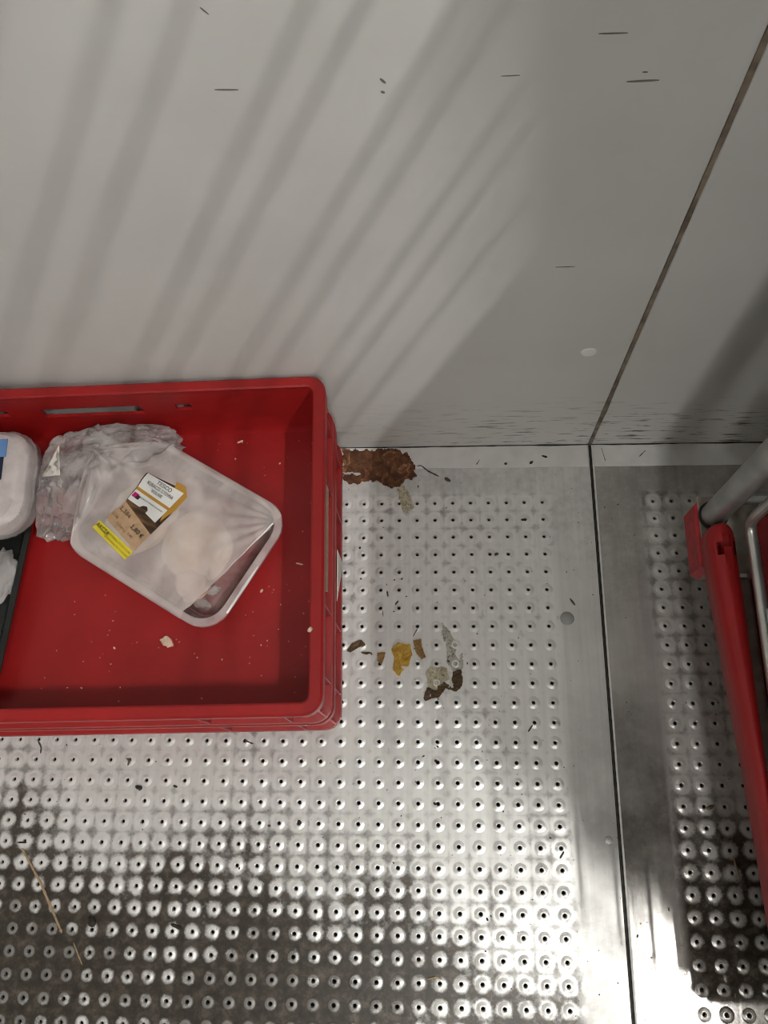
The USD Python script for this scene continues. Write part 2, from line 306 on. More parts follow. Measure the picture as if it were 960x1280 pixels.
def plate(gx, cols, x0, x1, mname):
    holes, ds = [], []
    for k in cols:
        for j in range(35):
            x, y = gx + k * PITCH, GY - j * PITCH
            if not (x0 + .02 < x < x1 - .02): continue
            if crate_foot.buffer(-.012).contains(Point(x, y)): continue
            holes.append(Point(x, y).buffer(.0024, 3)); px, py, dz = project((x, y, 0))
            seen = -8 < px < 968 and -8 < py < 1288 and not (j == 0 and False)
            ds.append((not seen, dz, x, y))
    poly = Polygon([(x0, YF), (x1, YF), (x1, 0), (x0, 0)], [list(h.exterior.coords)[:-1][::-1] for h in holes])
    pm = obj('floor_plate', flat(poly, -.003, 0), M[mname], floor, smooth=False)
    ds.sort(); rest = {'dimple': [], 'dimple_dull': []}
    for i, (_, dz, x, y) in enumerate(ds):
        rn = meshkit.noise(np.array([[x * 18 + 5, y * 18, .3]]), 4)[0] * .6 + rng.random() * .4
        s = .86 + .24 * rn; m = dimple(x, y, s, i * .7); mt = 'dimple' if rn > .33 else 'dimple_dull'
        if i < 300: obj('dimple', m, M[mname], pm, smooth=45)
        else: rest[mt].append(m)
    allm = rest['dimple'] + rest['dimple_dull']
    if allm: obj('dimple_field', cat(allm), M[mname], pm, smooth=45, kind='stuff')
    return pm
plate(GX, range(-36, 1), XL, SEAM - .0025, 'floor_a')
plate(RX, range(0, 22), SEAM + .0022, XR, 'floor_b')
obj('edge_bead', tube([(SEAM + .0030, YF, -.0004), (SEAM + .0030, -.001, -.0004)], .0014, 8), M['strip'], floor, label='bright edge bead along the joint of the floor plates')
obj('joint_filler', bx(SEAM - .0024, SEAM + .0021, YF, 0, -.0075, -.0028), M['dark_joint'], floor)
for (px, py, r, lb) in ((709, 773, .0092, 'flat grey rivet head beside the floor joint'), (761, 1050, .0048, 'small dark rivet beside the floor joint')):
    c = at(px, py); rv = trimesh.creation.revolve(np.array([(0, .0), (r * 1.0, 0), (r * .93, .0007), (r * .5, .0010), (0, .0011)]), sections=28); rv.fix_normals(); rv.apply_translation([c[0], c[1], 0.0])
    obj('rivet', rv, M['zinc_dull'], floor, label=lb)
trim = thing('trim_1', 'pale aluminium strip along the foot of the back wall', None, kind='structure')
obj('strip', bx(XL, SEAM - .004, -.034, -.0005, .00005, .0012, .0005), M['strip'], trim)
obj('strip', bx(SEAM + .004, XR, -.034, -.0005, .00005, .0012, .0005), M['strip'], trim)
xs = np.linspace(-.15, XR, 260); wv = .0007 + .0012 * np.clip(meshkit.fbm(np.c_[xs * 35, xs * 0, xs * 0], 3, 2) - .38, 0, 1) * 2
jm = flat(Polygon(np.vstack([np.c_[xs, np.full(260, -.0003)], np.c_[xs, -.0003 - wv][::-1]])), .0012, .0024)
obj('wall_joint', jm, M['dark_joint'], trim, label='dark dirt line where the wall meets the floor')

# ------------------------------------------------------------------ the two stacked crates
W, D, HC = .600, .397, .123
def crate_parts(t, mat_main, mat_rib):
    body = loft([rr3(W - .036, D - .036, .016, 0), rr3(W - .034, D - .034, .016, .019), rr3(W - .022, D - .020, .017, .0215), rr3(W - .020, D - .018, .017, .096),
                 rr3(W - .020, D - .018, .017, .118), rr3(W - .030, D - .027, .009, .118), rr3(W - .030, D - .027, .009, .05), rr3(W - .034, D - .031, .009, .022), rr3(W - .046, D - .044, .008, .0125)])
    cuts = []
    for s in (-1, 1):
        y0, y1 = sorted((s * (D / 2 - .03), s * (D / 2 + .02)))
        cuts += [bx(-.064, .064, y0, y1, .066, .088)] + [bx(q * .117 - .010, q * .117 + .010, y0, y1, .072, .087) for q in (-1, 1)]
    body = minus(body, cuts)
    obj('body', body, mat_main, t, smooth=35)
    rim = loft([rr3(W - .008, D - .008, .020, .098), rr3(W - .0015, D - .0015, .021, .0985), rr3(W, D, .0215, .1205), rr3(W - .005, D - .005, .020, .123), rr3(W - .026, D - .024, .011, .123),
                rr3(W - .030, D - .028, .009, .1215), rr3(W - .0295, D - .0265, .009, .112), rr3(W - .022, D - .020, .016, .1)], closed=True)
    obj('rim', rim, mat_main, t, smooth=35)
    bar = loft([rr3(W - .020, D - .018, .017, .0213), rr3(W - .002, D - .002, .021, .0225), rr3(W - .002, D - .002, .021, .037), rr3(W - .020, D - .018, .017, .039)] , closed=False)
    inn = loft([rr3(W - .0225, D - .0205, .017, .0), rr3(W - .0225, D - .0205, .017, .08)])
    obj('base_band', minus(bar, [inn]), mat_main, t, smooth=35)
    spots = [(sx, q, 'x') for sx in (-1, 1) for q in (-.155, -.075, .075, .155)] + [(sy, q, 'y') for sy in (-1, 1) for q in (-.255, -.16, .16, .255)]
    for s, q, ax in spots:
        if ax == 'x': b = bx(*sorted((s * (W / 2 - .0105), s * (W / 2 - .0008))), q - .0011, q + .0011, .0385, .0985, .0006)
        else: b = bx(q - .0011, q + .0011, *sorted((s * (D / 2 - .0095), s * (D / 2 - .0008))), .0385, .0985, .0006)
        obj('rib', b, mat_main, t)
    for sx in (-1, 1):
        for sy in (-1, 1):
            cx, cy = sx * (W / 2 - .0215), sy * (D / 2 - .0215); d = np.array([sx, sy]) / math.sqrt(2)
            p = np.array([cx, cy]) + d * .0195
            b = bx(-.0012, .0012, -.008, .0012, .0385, .0985, .0005); b.apply_transform(trimesh.transformations.rotation_matrix(math.atan2(d[1], d[0]) - math.pi / 2, [0, 0, 1])); b.apply_translation([*p, 0])
            obj('rib', b, mat_rib, t)
Z0, Z1 = .0020, .1052
lower = thing('stacking_crate', 'red plastic crate underneath the other, its foot on the metal floor', 'crate', (*CC, Z0), ang, 'two stacked red crates')
crate_parts(lower, M['red'], M['red_edge'])
upper = thing('stacking_crate', 'open red plastic crate on top, holding the wrapped meat packs', 'crate', (*CC, Z1), ang, 'two stacked red crates')
crate_parts(upper, M['red'], M['red_edge'])
FZ = Z1 + .0125                                   # inside floor of the upper crate
M['paper'] = plain('white_torn_paper', (.80, .77, .70), .7)
M['card'] = plain('brown_card', (.42, .30, .19), .8, vary=.25, scale=120)
def crate_end(y, z, z0):                       # world y, z on the right-hand end of a crate -> its own coordinates
    q = np.array([-.1205, y]) - CC; return -sa * q[0] + ca * q[1], z - z0
tri = [crate_end(y, z, Z0) for y, z in ((-.183, .1), (-.183, .030), (-.250, .1))]
tp = np.array([(W / 2 + dx, y, z) for y, z in tri for dx in (.0001, .0006)])
obj('paper_label', trimesh.convex.convex_hull(tp), M['paper'], lower, label='torn white triangle of paper label')
obj('label_card', bx(W / 2 - .0095, W / 2 - .0010, -.055, .070, .074, .0975, .0004), M['card'], upper, label='brown card tucked under the rim at the end of the crate')

# ------------------------------------------------------------------ wrapped meat tray
TA = math.radians(-30.8); TC = np.array([-.315, -.1705])
M['clear'] = film('clear_tray_plastic', (1.0, .90, .88), .035, .10, 25, .15, .3, 1.4)
M['rimplastic'] = film('milky_tray_rim', (.97, .90, .88), .36, .10, 40, .1, .3, 1.6)
M['milky'] = film('milky_bag_film', (.93, .85, .82), .66, .22, 30, .4, .45, 1.4)
M['bag'] = film('crumpled_bag_film', (1.0, .95, .93), .11, .07, 24, .9, .5, 1.45)
M['white_film'] = plain('white_film_fold', (.90, .88, .86), .25)
M['meat'] = plain('raw_poultry', (.78, .56, .45), .35, vary=.2, scale=60, bump=.3)
M['meat2'] = plain('pale_poultry_skin', (.84, .68, .54), .4, vary=.15, scale=60, bump=.3)
pack = thing('meat_pack', 'clear plastic meat tray in a milky film bag with a brown label and yellow sticker', 'food pack', (*TC, FZ), TA)
TW, TD, TH = .232, .176, .034
tray = loft([rr3(TW - .05, TD - .05, .02, .0004), rr3(TW - .036, TD - .036, .024, .003), rr3(TW - .016, TD - .016, .03, TH - .002), rr3(TW - .0155, TD - .0155, .03, TH),
             rr3(TW - .018, TD - .018, .029, TH), rr3(TW - .038, TD - .038, .023, .0042), rr3(TW - .05, TD - .05, .019, .0016)])
obj('tray', tray, M['clear'], pack, smooth=50)
rimm = loft([rr3(TW - .018, TD - .018, .029, TH), rr3(TW - .002, TD - .002, .034, TH), rr3(TW, TD, .035, TH - .003), rr3(TW, TD, .035, TH + .0005), rr3(TW - .002, TD - .002, .034, TH + .0014), rr3(TW - .018, TD - .018, .029, TH + .0012)], closed=True)
obj('tray_rim', rimm, M['rimplastic'], pack, smooth=40)
# film sheet: s<0 runs from the knot to the tray end, s in 0..1 over the tray to a slanted torn edge
def film_sheet():
    KN = np.array([-.142, .030, .052]); ns, nt = 120, 90; V = []
    for i in range(ns):
        s = -.35 + 1.35 * i / (ns - 1)
        for k in range(nt):
            t = k / (nt - 1); e = 2 * t - 1
            vv = e * (TD / 2 + .001)
            uend = .070 + (vv + .088) / .176 * .036 + .005 * (meshkit.noise(np.array([vv * 90, 1.0, .5]), 8) - .5)
            u0 = -TW / 2 + .004 + .012 * abs(e) ** 4
            ss = max(s, 0); u = u0 + (uend - u0) * ss; qx = max(abs(u) - (TW / 2 - .035), 0)
            vm = TD / 2 - .035 + math.sqrt(max(.0355 ** 2 - qx ** 2, 0)); vv = max(-vm, min(vm, vv))
            cr = np.array([.108, .074]); dv = np.array([u, vv]) - cr; th = math.atan2(dv[1], dv[0]); rr = np.hypot(*dv)
            h = TH + .0024 + .0022 * math.sin(th * 23) * math.exp(-rr / .07) * min(rr / .02, 1)
            dk = np.array([u, vv]) - KN[:2]; tk = math.atan2(dk[1], dk[0]); rk = np.hypot(*dk)
            h += .0020 * math.sin(tk * 16 + 1) * math.exp(-rk / .09) + .0020 * (meshkit.fbm(np.array([u * 26, vv * 26, 2.0]), 3, 3) - .5)
            h += .004 * math.exp(-((u - .04) ** 2 + (vv + .01) ** 2) / .003)
            edge = abs(e)
            if edge > .93: h = TH + .0022 + (h - TH - .0022) * (1 - (edge - .93) / .07) - .004 * ((edge - .93) / .07) ** 2
            p = np.array([u, vv, h])
            if s < 0:                                              # gathered towards the knot
                w = (-s / .35) ** .8; q = KN + np.array([0.004 * math.sin(9 * t), .012 * (t - .5), .006 * math.cos(21 * t)])
                if vv > .02: p0 = np.array([u + .055 * max(e - .2, 0), vv + .012 * max(e - .2, 0), h + .012 * max(e, 0)])
                else: p0 = p
                p = p * (1 - min(1, w * 4)) + p0 * min(1, w * 4) if w < .25 else p0
                p = p * (1 - w) + q * w; p[2] += .012 * math.sin(math.pi * w) * (.5 + .5 * math.sin(31 * t + 2)) * (.4 + .6 * abs(e)) 
            V.append(p)
    Fc = []
    for i in range(ns - 1):
        for k in range(nt - 1):
            a = i * nt + k; Fc += [[a, a + nt, a + 1], [a + 1, a + nt, a + nt + 1]]
    return trimesh.Trimesh(np.array(V), Fc, process=False)
fs = film_sheet()
obj('film_bag', fs, M['milky'], pack, smooth=True)
def crumple(c, s, seed, rotz=0, sub=5):
    m = trimesh.creation.icosphere(sub, 1.0); v = np.array(m.vertices)
    n1 = 1 - np.abs(2 * meshkit.noise(v * 1.6 + seed * 3.1, seed) - 1); n2 = 1 - np.abs(2 * meshkit.noise(v * 3.4 + seed, seed + 3) - 1); n3 = 1 - np.abs(2 * meshkit.noise(v * (6.5, 6.5, 2) + seed, seed + 9) - 1)
    v = v * (.60 + .34 * n1 + .20 * n2 ** 2 + .05 * n3 ** 3)[:, None]; v = v * np.array(s)
    v = v @ trimesh.transformations.rotation_matrix(rotz, [0, 0, 1])[:3, :3].T + np.array(c)
    v[:, 2] = np.maximum(v[:, 2], .0006 + .002 * (v[:, 2] - v[:, 2].min()))
    X = TC[0] + math.cos(TA) * v[:, 0] - math.sin(TA) * v[:, 1]; Y = TC[1] + math.sin(TA) * v[:, 0] + math.cos(TA) * v[:, 1]
    X = np.maximum(X, -.488 + .05 * np.minimum(X + .488, 0)); Y = np.minimum(Y, -.033 + .1 * np.maximum(Y + .033, 0))   # pressed against its neighbours
    v[:, 0] = math.cos(TA) * (X - TC[0]) + math.sin(TA) * (Y - TC[1]); v[:, 1] = -math.sin(TA) * (X - TC[0]) + math.cos(TA) * (Y - TC[1])
    return trimesh.Trimesh(v, m.faces, process=False)
def to_pack(px, py, z):
    p = at(px, py, FZ + z)[:2] - TC; return np.array([math.cos(TA) * p[0] + math.sin(TA) * p[1], -math.sin(TA) * p[0] + math.cos(TA) * p[1], z])
obj('gathered_bag_end', cat([crumple(to_pack(82, 618, .030), (.038, .058, .032), 2, -TA - .25), crumple(to_pack(104, 572, .034), (.050, .036, .034), 5, -TA + .5),
                             crumple(to_pack(166, 556, .030), (.060, .028, .028), 8, -TA + .05)]), M['bag'], pack, smooth=True,
    label='crumpled clear gathered end of the bag')
# rolled torn edge of the film, the pale heat-seal along the rim, and curled film shards in the open corner
e0 = np.array([(.070 + (q + .088) / .176 * .036, q) for q in np.linspace(-.078, .066, 30)])
sel = e0[14:]; obj('film_edge', tube(np.c_[sel, TH + .0042 + .0008 * np.sin(np.arange(len(sel)))], np.linspace(.0004, .0012, len(sel)), 8), M['white_film'], pack, label='bright rolled torn edge of the film')
obj('seal_strip', tube(np.array([(TW / 2 - .001, q, TH + .0012) for q in np.linspace(-.054, .012, 14)]), np.r_[np.linspace(.0016, .0021, 9), np.linspace(.0019, .0006, 5)], 8), M['white_film'], pack, label='bright heat-seal edge along the tray rim')
for k, (px, py, sx, sd) in enumerate(((250, 752, .014, 3), (266, 738, .010, 4), (238, 742, .012, 6))):
    c = to_pack(px, py, .012); q = blob((0, 0, 0), (sx, sx * .5, .006), sd + 30, .5, 3, 2.2); vq = np.array(q.vertices) @ trimesh.transformations.rotation_matrix(.8 * k, [0, 0, 1])[:3, :3].T + c
    obj('film_shard', trimesh.Trimesh(vq, q.faces, process=False), M['bag'], pack, smooth=True)
a, b, c_ = to_pack(74, 556, .062), to_pack(75, 594, .062), to_pack(53, 596, .056)
sl = np.array([a, b, c_]); nn = np.cross(b - a, c_ - a); nn /= np.linalg.norm(nn); 
obj('paper_scrap', trimesh.convex.convex_hull(np.vstack([sl + nn * .0003, sl - nn * .0003])), M['paper'], pack, label='white corner of paper showing in the bag end')

# labels, lying on the film (height follows it)
from scipy.interpolate import LinearNDInterpolator
fv = np.array(fs.vertices); fsel = fv[(np.arange(len(fv)) // 90) > 32]; film_h = LinearNDInterpolator(fsel[:, :2], fsel[:, 2], fill_value=TH + .004)
def on_film(poly_or_mesh, lift, thick=.00025):
    m = flat(poly_or_mesh, 0, thick) if not isinstance(poly_or_mesh, trimesh.Trimesh) else poly_or_mesh.copy()
    for _ in range(8):
        if m.edges_unique_length.max() < .006 or len(m.faces) > 20000: break
        v, f = trimesh.remesh.subdivide_to_size(m.vertices, m.faces, .006); m = trimesh.Trimesh(v, f, process=False); break
    v = np.array(m.vertices); base = film_h(v[:, 0], v[:, 1]); v[:, 2] += base + lift
    return trimesh.Trimesh(v, m.faces, process=False)
M['kraft'] = mat('brown_food_label', {'g': ('texture_coordinate', {}), 'n': ('noise_texture', {'scale': 90.0, 'detail': 4.0, 'distortion': 1.5}), 'r': ('rgb_ramp', {'ramp': [(.35, (.47, .30, .17)), (.65, (.56, .37, .22))]}),
                 'p': ('principled_bsdf', {'roughness': .35})}, [('g.object', 'n.vector'), ('n.fac', 'r.fac'), ('r.color', 'p.base_color')])
M['wood'] = mat('dark_wood_print', {'g': ('texture_coordinate', {}), 'm': ('mapping', {'scale': (25.0, 120.0, 25.0)}), 'n': ('noise_texture', {'scale': 1.0, 'detail': 4.0}), 'r': ('rgb_ramp', {'ramp': [(.35, (.012, .007, .004)), (.5, (.06, .03, .012)), (.68, (.26, .13, .05))]}),
                'p': ('principled_bsdf', {'roughness': .35})}, [('g.object', 'm.vector'), ('m.vector', 'n.vector'), ('n.fac', 'r.fac'), ('r.color', 'p.base_color')])
M['ochre'] = plain('ochre_print', (.50, .26, .035), .4)
M['white_print'] = plain('white_print', (.80, .80, .78), .35, vary=.03)
M['ink'] = plain('black_ink', (.03, .028, .026), .5)
M['ink_brown'] = plain('brown_ink', (.10, .055, .03), .5)
M['yellow'] = plain('yellow_sticker', (.80, .66, .03), .4, vary=.04)
M['magenta'] = plain('magenta_ink', (.55, .01, .16), .4)
LP = lambda *p: Polygon(p)
lab = obj('product_label', on_film(LP((-.083, -.033), (-.026, -.049), (-.0215, -.022), (-.0745, -.003)), .0012), M['kraft'], pack, label='brown printed food label')
obj('photo_print', on_film(LP((-.0745, -.003), (-.0205, -.0225), (-.0145, .010), (-.0125, .030), (-.020, .046), (-.074, .041)), .0012), M['wood'], lab, label='dark wood picture on the label')
obj('ochre_print', on_film(LP((-.0205, -.003), (-.013, .018), (-.010, .040), (-.020, .0505), (-.0335, .050), (-.030, .038)), .0015), M['ochre'], lab, label='ochre corner of the label')
obj('white_panel', on_film(LP((-.0735, .0005), (-.054, -.0006), (-.051, .003), (-.046, .0045), (-.042, .001), (-.0425, -.0035), (-.0245, -.0075), (-.0165, .042), (-.072, .041)), .0018), M['white_print'], lab, label='white panel with the product name')
obj('gold_stripe', on_film(LP((-.0732, .0165), (-.0205, .0135), (-.0200, .0172), (-.0728, .0205)), .0021), M['ochre'], lab, label='gold stripe')
obj('logo_square', on_film(LP((-.072, .0065), (-.0645, .0060), (-.0640, .0125), (-.0715, .0130)), .0021), M['magenta'], lab, label='small magenta logo')
obj('logo_square', on_film(LP((-.0665, .0060), (-.0615, .0057), (-.0610, .0110), (-.0660, .0113)), .0023), M['ink'], lab, label='small dark corner of the logo')
def words(txt, h, u, v, rot, mt, par, name='lettering', lift=.0022, bold=True, squeeze=1.0):
    m = meshkit.text_mesh(txt, h, .00012, bold); m.apply_translation([-(m.bounds[0][0] + m.bounds[1][0]) / 2, 0, 0]); vv = np.array(m.vertices); vv[:, 0] *= squeeze
    vv = vv @ trimesh.transformations.rotation_matrix(math.radians(rot), [0, 0, 1])[:3, :3].T; vv[:, :2] += (u, v); vv[:, 2] += film_h(vv[:, 0], vv[:, 1]) + lift
    obj(name, trimesh.Trimesh(vv, m.faces, process=False), M[mt], par, smooth=False)
words('TESCO', .0050, -.043, .0345, -2.5, 'ink', lab); words('KURACIE STEHNA', .0042, -.0445, .0283, -2.5, 'ink', lab, squeeze=.80); words('VOLNE', .0038, -.046, .0226, -2.5, 'ink', lab)
words('KURACIE STEHNA CHLADENE', .0018, -.043, .0085, -3, 'ink', lab, bold=False)
words('1,384', .0052, -.0660, -.0170, -14, 'ink_brown', lab); words('1,80 €', .0052, -.0385, -.0300, -14, 'ink', lab)
words('22.08.', .0028, -.0740, -.0260, -14, 'ink_brown', lab, bold=False); words('0,768 kg', .0028, -.0590, -.0345, -14, 'ink_brown', lab, bold=False); words('1,80', .0030, -.0430, -.0375, -14, 'ink_brown', lab, bold=False)
st = obj('yellow_sticker', on_film(LP((-.090, -.0515), (-.0285, -.0640), (-.0265, -.0510), (-.0875, -.0395)), .0016), M['yellow'], pack, label='bright yellow sticker along the edge of the label')
words('AKCIA', .0050, -.0775, -.0490, -11, 'ink', st); words('SPOTREBUJTE DO 22.08.', .0026, -.0480, -.0522, -11, 'ink_brown', st, bold=False, squeeze=.95); words('UCHOVAVAJTE V CHLADE', .0026, -.0490, -.0575, -11, 'ink_brown', st, bold=False, squeeze=.95)

def in_pack(u, v): return TC + np.array([math.cos(TA) * u - math.sin(TA) * v, math.sin(TA) * u + math.cos(TA) * v])
for (u, v, s, sd, mt, lb_) in ((.030, -.004, (.044, .044, .0145), 3, 'meat2', 'large pale piece of raw poultry in the middle of the clear tray'),
                             (.052, -.046, (.022, .020, .0135), 6, 'meat', 'small pink piece of raw poultry nearest the torn edge of the film'),
                             (-.055, -.005, (.040, .055, .0140), 9, 'meat2', 'pale piece of raw poultry under the brown label')):
    p = in_pack(u, v); b = blob((0, 0, 0), s, sd, .18); vv = np.array(b.vertices); cz, sz = math.cos(TA), math.sin(TA)
    vv = np.c_[vv[:, 0] * cz - vv[:, 1] * sz + p[0], vv[:, 0] * sz + vv[:, 1] * cz + p[1], vv[:, 2] - vv[:, 2].min() + FZ + .0044]
    vv[:, 2] = FZ + .0044 + np.minimum(vv[:, 2] - FZ - .0044, .0285)
    single('raw_poultry_piece', trimesh.Trimesh(vv, b.faces, process=False), M[mt], lb_, 'meat', smooth=True)

# ------------------------------------------------------------------ left: pale frozen pack on a black tray
M['frost'] = plain('frosty_wrapped_meat', (.56, .50, .49), .5, vary=.14, scale=45, bump=.5, bscale=160)
M['blue'] = plain('blue_print', (.12, .25, .52), .35, vary=.05); M['navy'] = plain('navy_print', (.012, .018, .045), .35)
BT = np.array([-.645, -.170]); BA = math.radians(2.6)
bt = thing('food_tray', 'black plastic food tray under the pale frozen pack, at the left', 'tray', (*(at(25, 725, FZ + .02)[:2] + np.array([-.087, 0.002])), FZ), math.radians(-3.5))
tr = loft([rr3(.146, .250, .02, .0003), rr3(.169, .275, .025, .022), rr3(.180, .285, .028, .0235), rr3(.180, .285, .028, .026), rr3(.166, .272, .024, .026), rr3(.138, .243, .018, .0035)])
obj('tray_body', tr, M['black'], bt, smooth=40)
cq = at(-6, 712, FZ + .03)[:2] - at(25, 725, FZ + .02)[:2] + np.array([.087, -.002]); wq = blob((*cq, .0150), (.020, .032, .0105), 51, .4, 4, 2.4)
obj('film_wrap', wq, M['bag'], bt, smooth=True, label='clear crumpled film in the black tray')
wp = thing('frozen_pack', 'pale frosty wrapped meat pack with a blue label, lying on the black tray', 'food pack', (*(at(2, 598, FZ + .06)[:2] + np.array([-.0555, -.003])), FZ + .0268), BA)
pb = loft([rr3(.155, .120, .03, 0), rr3(.172, .128, .034, .006), rr3(.178, .134, .036, .020), rr3(.172, .128, .034, .033), rr3(.150, .116, .028, .038), rr3(.08, .06, .02, .0392)])
pb = trimesh.Trimesh(*trimesh.remesh.subdivide_to_size(pb.vertices, pb.faces, .008)); v = np.array(pb.vertices); nf = meshkit.fbm(v * 70, 3, 4) - .5
v = v + pb.vertex_normals * (nf * .004)[:, None]; v[:, 2] = np.maximum(v[:, 2], 0)
obj('wrapped_meat', trimesh.Trimesh(v, pb.faces, process=False), M['frost'], wp, smooth=True)
skirt = loft([rr3(.170, .126, .034, .0005), rr3(.184, .140, .040, .004), rr3(.186, .142, .042, .010), rr3(.184, .140, .040, .019)])
skirt = trimesh.Trimesh(*trimesh.remesh.subdivide_to_size(skirt.vertices, skirt.faces, .008)); v = np.array(skirt.vertices); nf = meshkit.fbm(v * 90, 3, 14) - .5
v = v + skirt.vertex_normals * (nf * .007)[:, None]; v[:, 2] = np.maximum(v[:, 2], .0002)
obj('film_skirt', trimesh.Trimesh(v, skirt.faces, process=False), M['bag'], wp, smooth=True)
lbx = bx(-.03, .052, -.012, .058, .0385, .0412, .0004)
bl = obj('blue_label', bx(-.02, .0615, .026, .050, .0400, .0415, .0003), M['blue'], wp); obj('navy_panel', bx(-.02, .0590, -.004, .026, .0400, .0414, .0003), M['navy'], bl)

# ------------------------------------------------------------------ the roll cage at the right
cage = thing('roll_cage', 'steel roll cage trolley with red bumper and red arm at the right edge', 'trolley', (.345, -.40, 0))
O = np.array([.345, -.40, 0])
def cobj(name, m, mt, parent=cage, smooth=30, label=None):
    m = m.copy(); m.apply_translation(-O); return obj(name, m, M[mt], parent, smooth, label)
cobj('bumper', trimesh.convex.convex_hull(np.vstack([[(.3085, -.1495, z), (.3085, -.2235, z), (.318, -.229, z), (.318, -.1405, z)] for z in (.117, .1575)] + [[(.3115, -.1465, .160), (.3135, -.2265, .160), (.318, -.229, .160), (.316, -.1425, .160)]])), 'bumper', label='scuffed red corner bumper')
cobj('corner_plate', cat([bx(.3125, .375, -.232, -.1385, .1572, .1612, .0006), bx(.3182, .330, -.229, -.1405, .118, .1575, .0006)]), 'plate', label='dirty steel corner plate')
for x, y, z0 in ((.3285, -.163, .1555), (.955, -.163, .155), (.955, -.71, .155)):
    cobj('post', tube([(x, y, z0), (x, y, 1.68)], .0145, 20), 'zinc_dull')
    cobj('post_collar', tube([(x, y, z0 + .0058), (x, y, z0 + .0090)], .0172, 20), 'black')
# side panel: frame tube with cross bars
fx = .3535
cobj('side_frame', cat([tube([(fx, -.725, .205), (fx, -.215, .205), (fx - .001, -.198, .206), (.350, -.190, .215), (.3475, -.189, .235), (.3475, -.189, 1.66)], .0062, 12),
                        tube([(fx, -.725, .2), (fx, -.725, 1.66)], .0062, 12), tube([(.3475, -.189, 1.66), (fx, -.725, 1.66)], .0062, 12)]), 'zinc', label='pale zinc tube frame of the cage side')
for z in [.36, .47, .58, .69, .80, .91, 1.02, 1.13, 1.195, 1.235, 1.30, 1.342, 1.411, 1.449, 1.522, 1.563, 1.62]:
    cobj('side_bar', tube([(.3490, -.19, z), (.3545, -.725, z)], .0020, 8), 'zinc')
cobj('hinge_loop', cat([tube([(.3590, -.285, .207), (.3590, -.303, .207)], .0055, 12), tube([(.3625, -.287, .205), (.3645, -.40, .205)], .0024, 8)]), 'zinc_dull', label='wire hinge loop on the frame tube')
for x0, y0, x1, y1, z in ((.333, -.150, .955, -.150, .185), (.955, -.163, .955, -.71, .30), (.955, -.163, .955, -.71, 1.66), (.333, -.150, .955, -.150, 1.66)):
    cobj('cross_tube', tube([(x0, y0, z), (x1, y1, z)], .0075, 12), 'zinc_dull')
# red arm: rounded near end, two pockets, tapering
def arm():
    def sec(y, xl, xr, zt, h, r=.35):
        w = xr - xl; return np.array([(xl, y, zt - h), (xl - .0, y, zt - h * .45), (xl + w * .10, y, zt - h * .14), (xl + w * .36, y, zt), (xl + w * .62, y, zt - h * .05), (xl + w * .88, y, zt - h * .30), (xr, y, zt - h * .62), (xr, y, zt - h)])
    R = []
    for k in range(9):
        q = math.sin(math.pi / 2 * k / 8); yy = -.1835 - (1 - math.cos(math.pi / 2 * k / 8)) * .020; xm = .3272; R.append(sec(yy, xm - .0175 * (.5 + .5 * q), xm + .0165 * (.5 + .5 * q), .197 + .005 * q, .030 + .008 * q))
    for y, xl, xr in ((-.24, .3105, .3436), (-.30, .3142, .3436), (-.36, .3180, .3434), (-.45, .3270 - .0025, .3432), (-.52, .3300 - .002, .3430), (-.60, .331, .3430), (-.70, .3315, .3430)): R.append(sec(y, xl, xr, .202, .038))
    t = loft(R)
    cuts = [bx(.3160, .3225, -.2215, -.2070, .184, .22), bx(.3352, .3412, -.2205, -.2000, .172, .22), bx(.3220, .3320, -.2120, -.1970, .194, .22)]
    return minus(t, cuts)
cobj('red_arm', arm(), 'red', smooth=40, label='tapering red plastic arm with pockets at its rounded end')
# base deck and castors
cobj('deck', bx(.366, .940, -.705, -.165, .135, .180, .006), 'red_dark', label='dark red plastic deck')
cobj('base_frame', cat([bx(.345, .365, -.725, -.235, .130, .155, .003), bx(.94, .965, -.725, -.16, .130, .155, .003), bx(.345, .965, -.725, -.705, .130, .155, .003), bx(.376, .965, -.162, -.142, .130, .155, .003)]), 'plate')
for x, y in ((.40, -.22), (.40, -.64), (.91, -.22), (.91, -.64)):
    cobj('castor_fork', cat([bx(x - .022, x - .018, y - .02, y + .02, .045, .132, .001), bx(x + .018, x + .022, y - .02, y + .02, .045, .132, .001), bx(x - .022, x + .022, y - .022, y + .022, .120, .1345, .001)]), 'zinc_dull')
    wv_ = trimesh.creation.revolve(np.array([(.012, -.014), (.046, -.014), (.0495, -.010), (.050, 0), (.0495, .010), (.046, .014), (.012, .014), (.012, -.014)]), sections=32)
    wv_.apply_transform(trimesh.transformations.rotation_matrix(math.pi / 2, [0, 1, 0])); wv_.fix_normals(); wv_.apply_translation([x, y, .0505]); cobj('castor_wheel', wv_, 'tyre')
    cobj('axle', tube([(x - .024, y, .0505), (x + .024, y, .0505)], .006, 10), 'zinc_dull')
